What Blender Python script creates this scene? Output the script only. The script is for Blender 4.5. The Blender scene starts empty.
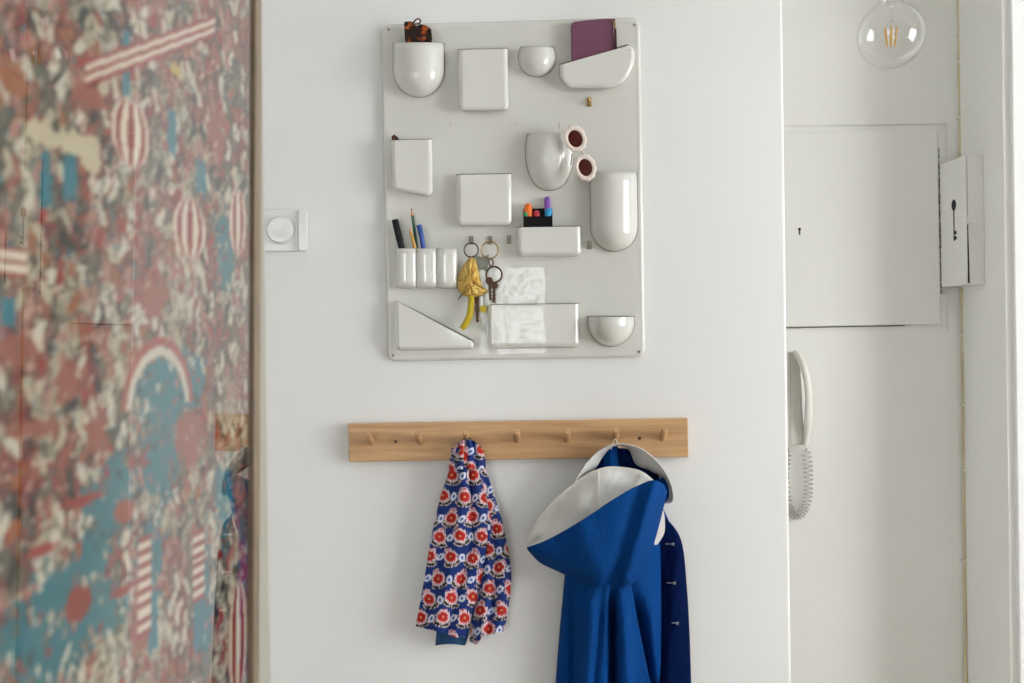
import bpy, bmesh, math, random
import numpy as np
from mathutils import Vector, Matrix
random.seed(7)
SC = bpy.context.scene
COL = SC.collection
PI = math.pi

# ------------------------------------------------------------------ camera
F_PX = 996.0
DIST = 1.975
CAM = Vector((0.0, -DIST, 1.45))
YAW, ROLL = math.radians(2.0), math.radians(0.75)
FWD = Vector((-math.sin(YAW), math.cos(YAW), 0))
R0 = Vector((math.cos(YAW), math.sin(YAW), 0))
UP0 = Vector((0, 0, 1))
RGT = R0 * math.cos(ROLL) - UP0 * math.sin(ROLL)
UPV = UP0 * math.cos(ROLL) + R0 * math.sin(ROLL)
cd = bpy.data.cameras.new('camera'); co = bpy.data.objects.new('camera', cd); COL.objects.link(co)
cd.sensor_width = 36; cd.lens = 36 * F_PX / 1024
cd.clip_start = 0.02
cd.dof.use_dof = True; cd.dof.focus_distance = DIST; cd.dof.aperture_fstop = 6.3
mw = Matrix((RGT, UPV, -FWD)).transposed().to_4x4(); mw.translation = CAM
co.matrix_world = mw
SC.camera = co
SC.view_settings.view_transform = 'Standard'; SC.view_settings.look = 'None'
SC.view_settings.gamma = 1; SC.view_settings.use_curve_mapping = False
SC.view_settings.exposure = -0.40

# ------------------------------------------------------------------ daylight, plus an added hall fill
w = bpy.data.worlds.new('daylight'); SC.world = w; w.use_nodes = True
bg = w.node_tree.nodes['Background']; bg.inputs[0].default_value = (0.93, 0.97, 1.0, 1); bg.inputs[1].default_value = 9.0
def area(name, loc, rot, sx, sy, e, col=(1, 0.985, 0.96)):
    l = bpy.data.lights.new(name, 'AREA'); l.shape = 'RECTANGLE'; l.size = sx; l.size_y = sy
    l.energy = e; l.color = col
    o = bpy.data.objects.new(name, l); COL.objects.link(o); o.location = loc; o.rotation_euler = rot
    return o
YB = -5.0     # back wall of the room, behind the photographer
area('window_daylight_right', (2.77, -1.55, 1.60), (0, PI/2, 0), 1.4, 1.4, 62, (1, .995, .98))
area('window_daylight_left', (-1.75, YB + .03, 1.45), (PI/2, 0, 0), 1.0, 1.6, 14, (1, .995, .98))
for nm, lc, rt, sx_, sy_ in (('portal_centre', (-.24, YB + .01, 1.64), (PI/2, 0, 0), .52, .72),):
    pl_ = area(nm, lc, rt, sx_, sy_, 1); pl_.data.cycles.is_portal = True

area('hall_fill', (-.97, .23, 1.45), (0, -PI/2, 0), 1.9, .22, 4.4, (1, .99, .96))  # added fill to brighten the hall; no opening stands there

def ray(px, py):
    return FWD + RGT * ((px - 512) / F_PX) - UPV * ((py - 341.5) / F_PX)
def P(px, py, d=0.0):
    "a point d metres in front of the plaster wall (plane y=0)"
    r = ray(px, py); return CAM + r * ((DIST - d) / r.y)
PXM = DIST / F_PX      # metres per pixel on the wall

# ------------------------------------------------------------------ materials
def mat(name, col, rough=0.5, metal=0.0, bump=0, bscale=60, coat=0, var=0, vscale=8, spec=0.5, sheen=0):
    m = bpy.data.materials.new(name); m.use_nodes = True
    nt = m.node_tree; b = nt.nodes['Principled BSDF']
    b.inputs['Base Color'].default_value = (*col, 1); b.inputs['Roughness'].default_value = rough
    b.inputs['Metallic'].default_value = metal
    b.inputs['Specular IOR Level'].default_value = spec
    b.inputs['Coat Weight'].default_value = coat; b.inputs['Coat Roughness'].default_value = 0.01
    b.inputs['Sheen Weight'].default_value = sheen
    tc = nt.nodes.new('ShaderNodeTexCoord')
    if var:
        n = nt.nodes.new('ShaderNodeTexNoise'); n.inputs['Scale'].default_value = vscale; n.inputs['Detail'].default_value = 4
        nt.links.new(tc.outputs['Object'], n.inputs['Vector'])
        r = nt.nodes.new('ShaderNodeMix'); r.data_type = 'RGBA'
        r.inputs[6].default_value = (*[max(0, c * (1 - var)) for c in col], 1)
        r.inputs[7].default_value = (*[min(1, c * (1 + var)) for c in col], 1)
        nt.links.new(n.outputs['Fac'], r.inputs[0]); nt.links.new(r.outputs[2], b.inputs['Base Color'])
    if bump:
        n = nt.nodes.new('ShaderNodeTexNoise'); n.inputs['Scale'].default_value = bscale; n.inputs['Detail'].default_value = 3
        nt.links.new(tc.outputs['Object'], n.inputs['Vector'])
        bp = nt.nodes.new('ShaderNodeBump'); bp.inputs['Strength'].default_value = bump; bp.inputs['Distance'].default_value = 0.004
        nt.links.new(n.outputs['Fac'], bp.inputs['Height']); nt.links.new(bp.outputs[0], b.inputs['Normal'])
    return m
def attr_mat(name, rough, coat=0, bump=0, bscale=200):
    m = mat(name, (1, 1, 1), rough, coat=coat, bump=bump, bscale=bscale, spec=0.3)
    nt = m.node_tree; a = nt.nodes.new('ShaderNodeAttribute'); a.attribute_name = 'print'
    nt.links.new(a.outputs['Color'], nt.nodes['Principled BSDF'].inputs['Base Color'])
    return m
def thin_glass(name, ior=1.5, tint=(1, 1, 1), double=True):
    m = bpy.data.materials.new(name); m.use_nodes = True; nt = m.node_tree; nt.nodes.clear()
    out = nt.nodes.new('ShaderNodeOutputMaterial'); mx = nt.nodes.new('ShaderNodeMixShader')
    tr = nt.nodes.new('ShaderNodeBsdfTransparent'); tr.inputs[0].default_value = (*tint, 1)
    gl = nt.nodes.new('ShaderNodeBsdfGlossy'); gl.inputs['Roughness'].default_value = 0
    fr = nt.nodes.new('ShaderNodeFresnel')
    ge = nt.nodes.new('ShaderNodeNewGeometry'); mr = nt.nodes.new('ShaderNodeMapRange')      # same reflectance from both faces
    mr.inputs['To Min'].default_value = ior; mr.inputs['To Max'].default_value = 1 / ior
    nt.links.new(ge.outputs['Backfacing'], mr.inputs['Value']); nt.links.new(mr.outputs[0], fr.inputs[0])
    m2 = nt.nodes.new('ShaderNodeMath'); m2.operation = 'MULTIPLY'; m2.inputs[1].default_value = 2.0 if double else 1.0
    m3 = nt.nodes.new('ShaderNodeMath'); m3.operation = 'ADD'; m3.inputs[1].default_value = 1.0 if double else 0
    m4 = nt.nodes.new('ShaderNodeMath'); m4.operation = 'DIVIDE'          # 2F/(1+F): both faces of the pane
    nt.links.new(fr.outputs[0], m2.inputs[0]); nt.links.new(fr.outputs[0], m3.inputs[0])
    if double: nt.links.new(m2.outputs[0], m4.inputs[0]); nt.links.new(m3.outputs[0], m4.inputs[1]); fac = m4.outputs[0]
    else: fac = fr.outputs[0]
    nt.links.new(fac, mx.inputs[0]); nt.links.new(tr.outputs[0], mx.inputs[1]); nt.links.new(gl.outputs[0], mx.inputs[2])
    nt.links.new(mx.outputs[0], out.inputs[0])
    return m
def wood_mat():
    m = mat('oiled_beech', (0.5, 0.27, 0.12), 0.5)
    nt = m.node_tree; b = nt.nodes['Principled BSDF']; tc = nt.nodes.new('ShaderNodeTexCoord')
    mp = nt.nodes.new('ShaderNodeMapping'); mp.inputs['Scale'].default_value = (2.2, 20, 34)
    nt.links.new(tc.outputs['Object'], mp.inputs[0])
    n = nt.nodes.new('ShaderNodeTexNoise'); n.inputs['Scale'].default_value = 2; n.inputs['Detail'].default_value = 6; n.inputs['Distortion'].default_value = 0.6
    nt.links.new(mp.outputs[0], n.inputs[0])
    cr = nt.nodes.new('ShaderNodeValToRGB'); e = cr.color_ramp.elements
    e[0].position = .3; e[0].color = (0.43, 0.24, 0.11, 1); e[1].position = .7; e[1].color = (0.64, 0.40, 0.20, 1)
    nt.links.new(n.outputs['Fac'], cr.inputs[0]); nt.links.new(cr.outputs[0], b.inputs['Base Color'])
    return m
M = {}
M['wall'] = mat('white_plaster', (0.80, 0.805, 0.80), 0.85, bump=0.12, bscale=25, var=0.012, vscale=3)
M['hall'] = mat('aged_white_paint', (0.80, 0.80, 0.765), 0.75, bump=0.2, bscale=18, var=0.04, vscale=4)
M['hatch'] = mat('old_gloss_white_paint', (0.76, 0.76, 0.73), 0.42, bump=0.15, bscale=12, var=0.03, vscale=5)
M['ceil'] = mat('ceiling_paint', (0.8, 0.8, 0.78), 0.9)
M['floor'] = mat('oak_floor', (0.40, 0.33, 0.26), 0.5, var=0.2, vscale=6)
M['edge'] = mat('greige_paint', (0.34, 0.33, 0.275), 0.6)
M['frame'] = mat('brown_frame', (0.20, 0.15, 0.10), 0.45, var=0.2, vscale=30)
M['abs'] = mat('ivory_gloss_plastic', (0.66, 0.66, 0.62), 0.22, coat=1.0, bump=0.05, bscale=5)
M['abs2'] = mat('ivory_gloss_plastic_pocket', (0.69, 0.69, 0.655), 0.22, coat=1.0)
M['steel'] = mat('dull_steel', (0.28, 0.26, 0.22), 0.35, metal=1)
M['brass'] = mat('aged_brass', (0.42, 0.28, 0.11), 0.35, metal=1)
M['bronze'] = mat('brown_bronze', (0.09, 0.05, 0.032), 0.4, metal=0.8)
M['silver'] = mat('nickel', (0.55, 0.55, 0.52), 0.3, metal=1)
M['gold'] = mat('gold_lame', (0.70, 0.48, 0.13), 0.35, metal=0.6, bump=0.9, bscale=260, var=0.25, vscale=120)
M['yellow'] = mat('yellow_plastic', (0.50, 0.38, 0.01), 0.35)
M['wood'] = wood_mat()
M['switch'] = mat('white_switch_plastic', (0.73, 0.735, 0.72), 0.25, coat=0.2)
M['phone'] = mat('ivory_phone_plastic', (0.70, 0.69, 0.64), 0.35)
M['cord'] = mat('grey_cord', (0.50, 0.48, 0.44), 0.5)
M['dark'] = mat('black_void_paint', (0.006, 0.006, 0.006), 0.7)
M['black'] = mat('black_plastic', (0.005, 0.005, 0.006), 0.5, spec=.2)
M['blue'] = mat('blue_cotton', (0.0, 0.050, 0.225), 0.8, bump=0.3, bscale=120, var=0.15, vscale=20, spec=0.12)
M['navy'] = mat('dark_navy_cloth', (0.0005, 0.007, 0.048), 0.8, bump=0.3, bscale=60, spec=0.05)  # darker navy than the coat body
M['lining'] = mat('off_white_lining', (0.66, 0.65, 0.63), 0.85, bump=0.35, bscale=50)
M['seam'] = mat('ivory_binding', (0.80, 0.78, 0.68), 0.8)
M['purple'] = mat('plum_leather', (0.17, 0.055, 0.105), 0.45, bump=0.15, bscale=300)
M['dpurple'] = mat('dark_plum_leather', (0.07, 0.02, 0.03), 0.5)
M['tort'] = mat('tortoiseshell', (0.05, 0.012, 0.006), 0.2)
def tort():
    m = M['tort']; nt = m.node_tree; b = nt.nodes['Principled BSDF']; tc = nt.nodes.new('ShaderNodeTexCoord')
    n = nt.nodes.new('ShaderNodeTexNoise'); n.inputs['Scale'].default_value = 70; nt.links.new(tc.outputs['Object'], n.inputs[0])
    cr = nt.nodes.new('ShaderNodeValToRGB'); e = cr.color_ramp.elements
    e[0].position = .58; e[0].color = (0.02, 0.006, 0.005, 1); e[1].position = .70; e[1].color = (0.42, 0.09, 0.015, 1)
    nt.links.new(n.outputs['Fac'], cr.inputs[0]); nt.links.new(cr.outputs[0], b.inputs['Base Color'])
tort()
M['petal'] = mat('pale_pink_acetate', (0.82, 0.72, 0.66), 0.3)
M['lens'] = mat('brown_red_lens', (0.075, 0.008, 0.005), 0.12, spec=.3)
M['pen_o'] = mat('orange_plastic', (0.85, 0.17, 0.01), 0.4)
M['pen_g'] = mat('green_plastic', (0.04, 0.42, 0.14), 0.4)
M['pen_r'] = mat('crimson_plastic', (0.45, 0.02, 0.05), 0.4)
M['pen_b'] = mat('sky_blue_plastic', (0.03, 0.33, 0.66), 0.4)
M['pen_p'] = mat('violet_plastic', (0.22, 0.08, 0.42), 0.4)
M['pen_db'] = mat('royal_blue_plastic', (0.015, 0.07, 0.32), 0.35)
M['pencil_y'] = mat('ochre_lacquer', (0.55, 0.30, 0.03), 0.4)
M['pencil_g'] = mat('dark_green_lacquer', (0.02, 0.10, 0.06), 0.4)
M['pencil_w'] = mat('bare_pencil_wood', (0.70, 0.32, 0.17), 0.6)
M['greyfab'] = mat('grey_green_ribbon', (0.26, 0.28, 0.24), 0.7)
M['cable'] = mat('yellowed_cable', (0.56, 0.49, 0.30), 0.5, var=0.2, vscale=30)
M['glass'] = thin_glass('bulb_glass', 1.45)
M['pane'] = thin_glass('picture_glass', 1.68)
M['winpane'] = thin_glass('window_glass', 1.3)
M['amber'] = mat('amber_filament', (0.75, 0.42, 0.08), 0.4)
M['leaf'] = mat('leaves', (0.07, 0.20, 0.03), 0.6, var=0.4, vscale=9)
M['bark'] = mat('bark', (0.12, 0.08, 0.05), 0.9)

# ------------------------------------------------------------------ object helpers
def link(name, me, m=None, parent=None, smooth=True, auto=35):
    o = bpy.data.objects.new(name, me); COL.objects.link(o)
    if m is not None: me.materials.append(m)
    if parent is not None: o.parent = parent; o.matrix_parent_inverse = parent.matrix_world.inverted()
    if smooth:
        me.shade_smooth()
        try: me.set_sharp_from_angle(angle=math.radians(auto))
        except Exception: pass
    return o
def from_bm(name, bm, m, parent=None, smooth=True, auto=35):
    bmesh.ops.recalc_face_normals(bm, faces=bm.faces)
    me = bpy.data.meshes.new(name); bm.to_mesh(me); bm.free()
    return link(name, me, m, parent, smooth, auto)
def empty(name, loc, label, cat, group=None):
    o = bpy.data.objects.new(name, None); COL.objects.link(o); o.location = loc; o.empty_display_size = .02
    o.matrix_world = Matrix.Translation(loc)
    return tag(o, label, cat, group)
def tag(o, label, cat, group=None, kind=None):
    o['label'] = label; o['category'] = cat
    if group: o['group'] = group
    if kind: o['kind'] = kind
    return o
def struct(o): o['kind'] = 'structure'; return o
def bevel(o, w, seg=3):
    md = o.modifiers.new('bevel', 'BEVEL'); md.width = w; md.segments = seg; md.limit_method = 'ANGLE'; md.angle_limit = math.radians(40)
    return o
def solid(o, t, off=-1):
    md = o.modifiers.new('solid', 'SOLIDIFY'); md.thickness = t; md.offset = off; return o
def add_box(bm, a, b):
    x0, x1 = sorted((a[0], b[0])); y0, y1 = sorted((a[1], b[1])); z0, z1 = sorted((a[2], b[2]))
    v = [bm.verts.new((x, y, z)) for x in (x0, x1) for y in (y0, y1) for z in (z0, z1)]
    for f in ((0, 1, 3, 2), (4, 6, 7, 5), (0, 4, 5, 1), (2, 3, 7, 6), (0, 2, 6, 4), (1, 5, 7, 3)): bm.faces.new([v[i] for i in f])
def box(name, a, b, m, parent=None, bev=0):
    bm = bmesh.new(); add_box(bm, a, b); o = from_bm(name, bm, m, parent, smooth=bool(bev))
    if bev: bevel(o, bev)
    return o
def add_loops(bm, loops, close=True, caps=True):
    vs = [[bm.verts.new(p) for p in L] for L in loops]
    n = len(vs[0])
    for a, b in zip(vs[:-1], vs[1:]):
        for i in range(n if close else n - 1):
            j = (i + 1) % n; bm.faces.new((a[i], a[j], b[j], b[i]))
    if caps and close:
        bm.faces.new(vs[0]); bm.faces.new(list(reversed(vs[-1])))
    return vs
def add_tube(bm, pts, r, n=10, caps=True, closed=False):
    pts = [Vector(p) for p in pts]; k = len(pts)
    rs = r if isinstance(r, (list, tuple)) else [r] * k
    t0 = (pts[1] - pts[0]).normalized()
    ref = Vector((0, 0, 1)) if abs(t0.z) < .9 else Vector((1, 0, 0))
    nrm = t0.cross(ref).normalized(); loops = []
    for i in range(k):
        if closed: t = pts[(i + 1) % k] - pts[i - 1]
        else: t = pts[min(i + 1, k - 1)] - pts[max(i - 1, 0)]
        t.normalize(); nrm = (nrm - t * nrm.dot(t)).normalized(); bn = t.cross(nrm)
        loops.append([pts[i] + (nrm * math.cos(2*PI*j/n) + bn * math.sin(2*PI*j/n)) * rs[i] for j in range(n)])
    if closed: loops.append(loops[0]); add_loops(bm, loops, caps=False); bmesh.ops.remove_doubles(bm, verts=bm.verts, dist=1e-6)
    else: add_loops(bm, loops, caps=caps)
def tube(name, pts, r, m, parent=None, n=10, closed=False):
    bm = bmesh.new(); add_tube(bm, pts, r, n, closed=closed); return from_bm(name, bm, m, parent)
def cat_rom(pts, n):
    "n points along a smooth curve through pts (tuples of any length)"
    k = len(pts); out = []
    for i in range(n):
        t = i / (n - 1) * (k - 1); s = min(int(t), k - 2); f = t - s
        p = [pts[max(s - 1, 0)], pts[s], pts[s + 1], pts[min(s + 2, k - 1)]]
        out.append(tuple(.5 * (2*b + (c - a)*f + (2*a - 5*b + 4*c - d)*f*f + (-a + 3*b - 3*c + d)*f**3) for a, b, c, d in zip(*p)))
    return out
def torus_pts(c, r, ax1, ax2, n=28):
    return [Vector(c) + Vector(ax1) * (r * math.cos(2*PI*i/n)) + Vector(ax2) * (r * math.sin(2*PI*i/n)) for i in range(n)]
XA, ZA, YA = Vector((1, 0, 0)), Vector((0, 0, 1)), Vector((0, 1, 0))
def lathe(bm, base, axis, prof, n=32):
    "prof: list of (distance along axis, radius)"
    axis = Vector(axis).normalized(); ref = XA if abs(axis.x) < .9 else ZA
    a = axis.cross(ref).normalized(); b = axis.cross(a)
    L = [[Vector(base) + axis * h + (a * math.cos(2*PI*j/n) + b * math.sin(2*PI*j/n)) * max(r, 1e-5) for j in range(n)] for h, r in prof]
    add_loops(bm, L, caps=True)
def prism(bm, pts, dvec):
    dvec = Vector(dvec); add_loops(bm, [[Vector(p) for p in pts], [Vector(p) + dvec for p in pts]])

# ------------------------------------------------------------------ the room
CEIL = 2.62
HB = 0.36                                  # hall back wall
EX = P(787.0, 341.5, 0).x                  # free end of the plaster wall
XR = P(961.5, 341.5, -HB).x                # right hand wall of the hall
r_ = ray(1009.5, 341.5); YJ = CAM.y + r_.y * (XR / r_.x)    # where the hall opening's jamb stands
o = box('wall_front', (-2.7, 0, 0), (EX, 0.10, CEIL), M['wall'], bev=0.006); struct(o)
struct(box('wall_hall_back', (-1.0, HB, 0), (XR + .12, HB + .1, CEIL), M['hall']))
struct(box('wall_hall_left', (-1.1, .10, 0), (-1.0, HB + .1, CEIL), M['hall']))
struct(box('wall_hall_right', (XR, YJ + .02, 0), (XR + .12, HB, CEIL), M['hall']))
struct(box('wall_right_front', (XR + .012, YJ, 0), (2.9, YJ + .10, CEIL), M['wall'], bev=.003))
struct(box('trim_1', (XR - .002, YJ + .012, 0), (XR + .03, YJ + .045, CEIL), M['hall'], bev=.002))
bm = bmesh.new(); wy0, wy1, wz0, wz1 = -2.3, -.8, .9, 2.3
add_box(bm, (2.8, YB, 0), (2.9, wy0, CEIL)); add_box(bm, (2.8, wy1, 0), (2.9, YJ, CEIL))
add_box(bm, (2.8, wy0, 0), (2.9, wy1, wz0)); add_box(bm, (2.8, wy0, wz1), (2.9, wy1, CEIL))
struct(from_bm('wall_right', bm, M['wall'], smooth=False))
bm = bmesh.new(); t = .04
add_box(bm, (2.82, wy0, wz0), (2.88, wy0 + t, wz1)); add_box(bm, (2.82, wy1 - t, wz0), (2.88, wy1, wz1)); add_box(bm, (2.82, (wy0 + wy1)/2 - .025, wz0 + t), (2.88, (wy0 + wy1)/2 + .025, wz1 - t))
add_box(bm, (2.82, wy0 + t, wz0), (2.88, wy1 - t, wz0 + t)); add_box(bm, (2.82, wy0 + t, wz1 - t), (2.88, wy1 - t, wz1))
fr = struct(from_bm('window_3', bm, M['wall'], smooth=False)); box('pane', (2.85, wy0 + t, wz0 + t), (2.855, wy1 - t, wz1 - t), M['winpane'], fr)
struct(box('wall_far_left', (-2.8, YB, 0), (-2.7, 0.1, CEIL), M['wall']))
struct(box('floor', (-2.8, YB - .1, -.1), (2.9, HB + .1, 0), M['floor']))
struct(box('ceiling', (-2.8, YB - .1, CEIL), (2.9, HB + .1, CEIL + .1), M['ceil']))
# back wall with three window openings
wins = [(-2.25, -1.35, .65, 2.25), (-.50, .02, 1.28, 2.0)]
bm = bmesh.new(); xs = -2.8
for (a, b, c, d) in wins:
    add_box(bm, (xs, YB - .1, 0), (a, YB, CEIL)); add_box(bm, (a, YB - .1, 0), (b, YB, c)); add_box(bm, (a, YB - .1, d), (b, YB, CEIL)); xs = b
add_box(bm, (xs, YB - .1, 0), (2.9, YB, CEIL))
struct(from_bm('wall_back', bm, M['wall'], smooth=False))
for i, (a, b, c, d) in enumerate(wins):
    bm = bmesh.new(); t = .03
    add_box(bm, (a, YB - .08, c), (a + t, YB - .02, d)); add_box(bm, (b - t, YB - .08, c), (b, YB - .02, d))
    add_box(bm, (a + t, YB - .08, c), (b - t, YB - .02, c + t)); add_box(bm, (a + t, YB - .08, d - t), (b - t, YB - .02, d))
    if i == 0: add_box(bm, ((a + b)/2 - .02, YB - .08, c + t), ((a + b)/2 + .02, YB - .02, d - t))
    fr = struct(from_bm('window_%d' % (i + 1), bm, M['wall'], smooth=False))
    pn = box('pane', (a + t, YB - .055, c + t), (b - t, YB - .05, d - t), M['winpane'], fr)

# ------------------------------------------------------------------ left: picture behind glass on the end of a wall
TH = math.radians(5.0)
Mdir = (R0 * math.sin(TH) + FWD * math.cos(TH)).normalized()       # along the picture, away from the camera
Nn = (R0 * math.cos(TH) - FWD * math.sin(TH)).normalized()         # out of the picture
M0 = CAM - Nn * (0.155 * DIST)
TILT = 0.017                                                      # the picture leans out a little at its top
Nt = (Nn * math.cos(TILT) - UP0 * math.sin(TILT)).normalized()
Ut = Nt.cross(Mdir); Ut = Ut if Ut.z > 0 else -Ut
PO = M0.copy()
def SM(px, py):
    "picture coordinates (along, up) of the spot on the picture plane under a view ray"
    r = ray(px, py); t = (PO - CAM).dot(Nt) / r.dot(Nt); q = CAM + r * t - PO
    return q.dot(Mdir), q.dot(Ut)
def PM(s, h, off=0): return PO + Mdir * s + Ut * h + Nt * off
S1 = SM(247.5, 341)[0]; S2 = SM(253.2, 341)[0]; S3 = SM(265.5, 341)[0]
S0 = 0.30; H0, H1 = -0.52, 0.50
pic = empty('framed_picture', PM((S0 + S1)/2, H0), 'large framed crowd print in red, grey and teal behind reflecting glass on the left wall', 'picture')
# print
def make_print():
    step = .0022; ns = int((S1 - S0 + .004) / step); nh = int((H1 - H0) / step)
    s = np.linspace(S0, S1 + .002, ns); h = np.linspace(H0, H1, nh); Sg, Hg = np.meshgrid(s, h)
    rng = np.random.RandomState(5)
    def vor(cell, pal, asp=1.0, jit=.9, wob=.3):
        gx = (Sg + wob*cell*np.sin(Hg*211+Sg*97)) / cell; gy = (Hg + wob*cell*np.sin(Sg*173+Hg*61)) / (cell * asp)
        ix = np.floor(gx).astype(int); iy = np.floor(gy).astype(int)
        best = np.full(gx.shape, 9e9); idx = np.zeros(gx.shape, int); sec = np.full(gx.shape, 9e9)
        JX = rng.rand(700, 700) * jit; JY = rng.rand(700, 700) * jit; K = rng.randint(0, len(pal), (700, 700))
        for dx in (-1, 0, 1):
            for dy in (-1, 0, 1):
                cx, cy = ix + dx, iy + dy
                d = (cx + JX[cx % 700, cy % 700] - gx)**2 + (cy + JY[cx % 700, cy % 700] - gy)**2
                mk = d < best; sec = np.where(mk, best, np.minimum(sec, d)); idx = np.where(mk, K[cx % 700, cy % 700], idx); best = np.where(mk, d, best)
        return np.array(pal)[idx], np.sqrt(best), np.sqrt(sec) - np.sqrt(best)
    cream = (.52, .47, .36); pink = (.40, .13, .10); rose = (.50, .24, .20); grey = (.20, .19, .15); dk = (.07, .05, .04); red = (.42, .06, .04); teal = (.045, .24, .33); org = (.42, .15, .06); lt = (.62, .60, .52)
    base, _, _ = vor(.030, [cream, pink, rose, grey, cream, pink, lt, grey, rose, red], 1.3)
    fine, bd, ed = vor(.0115, [cream, lt, pink, grey, dk, red, rose, lt, grey, org], 1.5)
    C = np.where((bd < .43)[..., None], fine, base * .9)
    C = np.where((ed < .10)[..., None], C * .45, C)
    fin2, bd2, _ = vor(.007, [lt, dk, red, cream, teal, grey], 1.2)
    C = np.where((bd2 < .20)[..., None], fin2, C)
    def ell(px, py, rx, ry, rot=0):
        s0, h0 = SM(px, py); sx = abs(SM(px + rx, py)[0] - SM(px - rx, py)[0]) / 2; sy = abs(SM(px, py + ry)[1] - SM(px, py - ry)[1]) / 2
        a = (Sg - s0) / sx; b = (Hg - h0) / sy
        ca, sa = math.cos(rot), math.sin(rot)
        return a*ca + b*sa, -a*sa + b*ca
    nz = np.sin(Sg*260 + 3*np.sin(Hg*140)) * np.sin(Hg*230 + 2*np.sin(Sg*190))
    def blob(px, py, rx, ry, col, rot=0, rag=.25, dens=None):
        nonlocal C
        a, b = ell(px, py, rx, ry, rot); mk = np.sqrt(a*a + b*b) + rag * nz < 1
        if dens is not None: mk &= (bd > dens)
        C = np.where(mk[..., None], np.array(col), C)
    def rect(px, py, rx, ry, col, rot=0):
        nonlocal C
        a, b = ell(px, py, rx, ry, rot); mk = (abs(a) + .12*nz < 1) & (abs(b) + .12*nz < 1)
        C = np.where(mk[..., None], np.array(col), C)
    def stripes(px, py, rx, ry, n, c1=(.40, .035, .03), c2=(.72, .66, .56), shape='e', rot=0, shear=0):
        nonlocal C
        a, b = ell(px, py, rx, ry, rot)
        if shape == 'e':
            mk = a*a + b*b < 1; q = a / np.sqrt(np.maximum(1 - b*b, .05)); k = np.floor((np.arcsin(np.clip(q, -1, 1)) / PI + .5) * n)
        else:
            b = b - shear*a; mk = (abs(a) < 1) & (abs(b) < 1); k = np.floor((b + 1) / 2 * n)
        cc = np.where((k % 2 == 0)[..., None], np.array(c1), np.array(c2)); C = np.where(mk[..., None], cc, C)
    # teal ground under the lower right crowd
    for (x, y, rx, ry) in ((165, 400, 22, 45), (110, 500, 22, 40), (60, 590, 30, 30), (100, 610, 28, 30), (25, 640, 28, 30), (165, 460, 20, 35), (225, 250, 8, 40), (150, 560, 14, 40), (60, 650, 40, 25), (205, 600, 7, 60), (90, 560, 20, 22), (190, 380, 14, 30), (225, 500, 9, 40)):
        blob(x, y, rx, ry, teal, rag=.5, dens=.20)
    for (x, y, rx, ry) in ((30, 430, 30, 8), (70, 380, 14, 20), (95, 440, 12, 30), (140, 620, 8, 50), (20, 350, 20, 14), (215, 130, 10, 30), (150, 300, 14, 20), (190, 440, 14, 26), (85, 95, 18, 14)):
        blob(x, y, rx, ry, pink, rag=.5, dens=.15)
    for (x, y, rx, ry) in ((45, 135, 22, 14), (75, 145, 22, 14), (92, 155, 8, 20)): blob(x, y, rx, ry, (.60, .54, .38), rag=.3)
    for (x, y, rx, ry) in ((46, 178, 5.5, 28), (71, 178, 7, 24), (126, 62, 4, 32), (172, 132, 4.5, 24), (201, 176, 5, 16), (8, 313, 8, 14), (153, 620, 5, 30), (199, 620, 5, 30)): rect(x, y, rx, ry, (.03, .25, .37))
    stripes(160, 46, 62, 12, 5, shape='r', shear=5.5)
    stripes(131, 134, 20, 34, 9); stripes(190, 229, 17, 30, 9); stripes(238, 222, 9, 34, 7); stripes(238, 640, 10, 60, 7); stripes(13, 262, 16, 16, 5, shape='r'); stripes(145, 585, 7, 50, 15, shape='r'); stripes(199, 565, 6, 36, 13, shape='r')
    blob(14, 80, 15, 16, org, rag=.1); blob(78, 603, 13, 18, (.38, .08, .04), rag=.15); blob(125, 512, 10, 12, (.42, .11, .06), rag=.2); blob(176, 70, 5, 7, (.6, .45, .05))
    a, b = ell(160, 415, 36, 78); rr = np.sqrt(a*a + b*b); C = np.where(((rr > .88) & (rr < 1.0) & (b > .1))[..., None], np.array((.45, .10, .08)), C)
    C = np.where(((rr > .75) & (rr < .87) & (b > .1))[..., None], np.array(lt), C)
    for (x0, y0, x1, y1) in ((60, 520, 105, 480), (25, 560, 60, 540), (110, 620, 137, 560)):
        blob((x0 + x1)/2, (y0 + y1)/2, abs(x1 - x0)/2, 5, red, rot=.6, rag=.1)
    lum = C.mean(-1, keepdims=True); C = np.clip((lum + (C - lum) * 1.0 + (lum - .30) * .45) * np.array((.62, .59, .52)), 0, 1)
    verts = np.array([tuple(PM(a, b, 0)) for b in h for a in s])
    me = bpy.data.meshes.new('print')
    idx = np.arange(ns * nh).reshape(nh, ns)
    f = np.stack([idx[:-1, :-1], idx[:-1, 1:], idx[1:, 1:], idx[1:, :-1]], -1).reshape(-1, 4)
    me.from_pydata(verts.tolist(), [], f.tolist())
    ca = me.color_attributes.new('print', 'FLOAT_COLOR', 'POINT')
    ca.data.foreach_set('color', np.concatenate([C, np.ones(C.shape[:2] + (1,))], -1).reshape(-1).astype(np.float32))
    return me
me = make_print()
link('print', me, attr_mat('printed_crowd_poster', 0.7), pic, smooth=False)
def pbox(name, s0, s1, h0, h1, o0, o1, m, parent, bev=0):
    bm = bmesh.new(); L = []
    for off in (o0, o1): L.append([PM(s0, h0, off), PM(s1, h0, off), PM(s1, h1, off), PM(s0, h1, off)])
    add_loops(bm, L); o = from_bm(name, bm, m, parent, smooth=bool(bev))
    if bev: bevel(o, bev)
    return o
pbox('backing_board', S0, S1, H0, H1, -.006, -.002, M['frame'], pic)
bm = bmesh.new(); q = [bm.verts.new(PM(a, b, .004)) for a, b in ((S0, H0), (S1, H0), (S1, H1), (S0, H1))]; bm.faces.new(q)
from_bm('glass', bm, M['pane'], pic, smooth=False)
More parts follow.
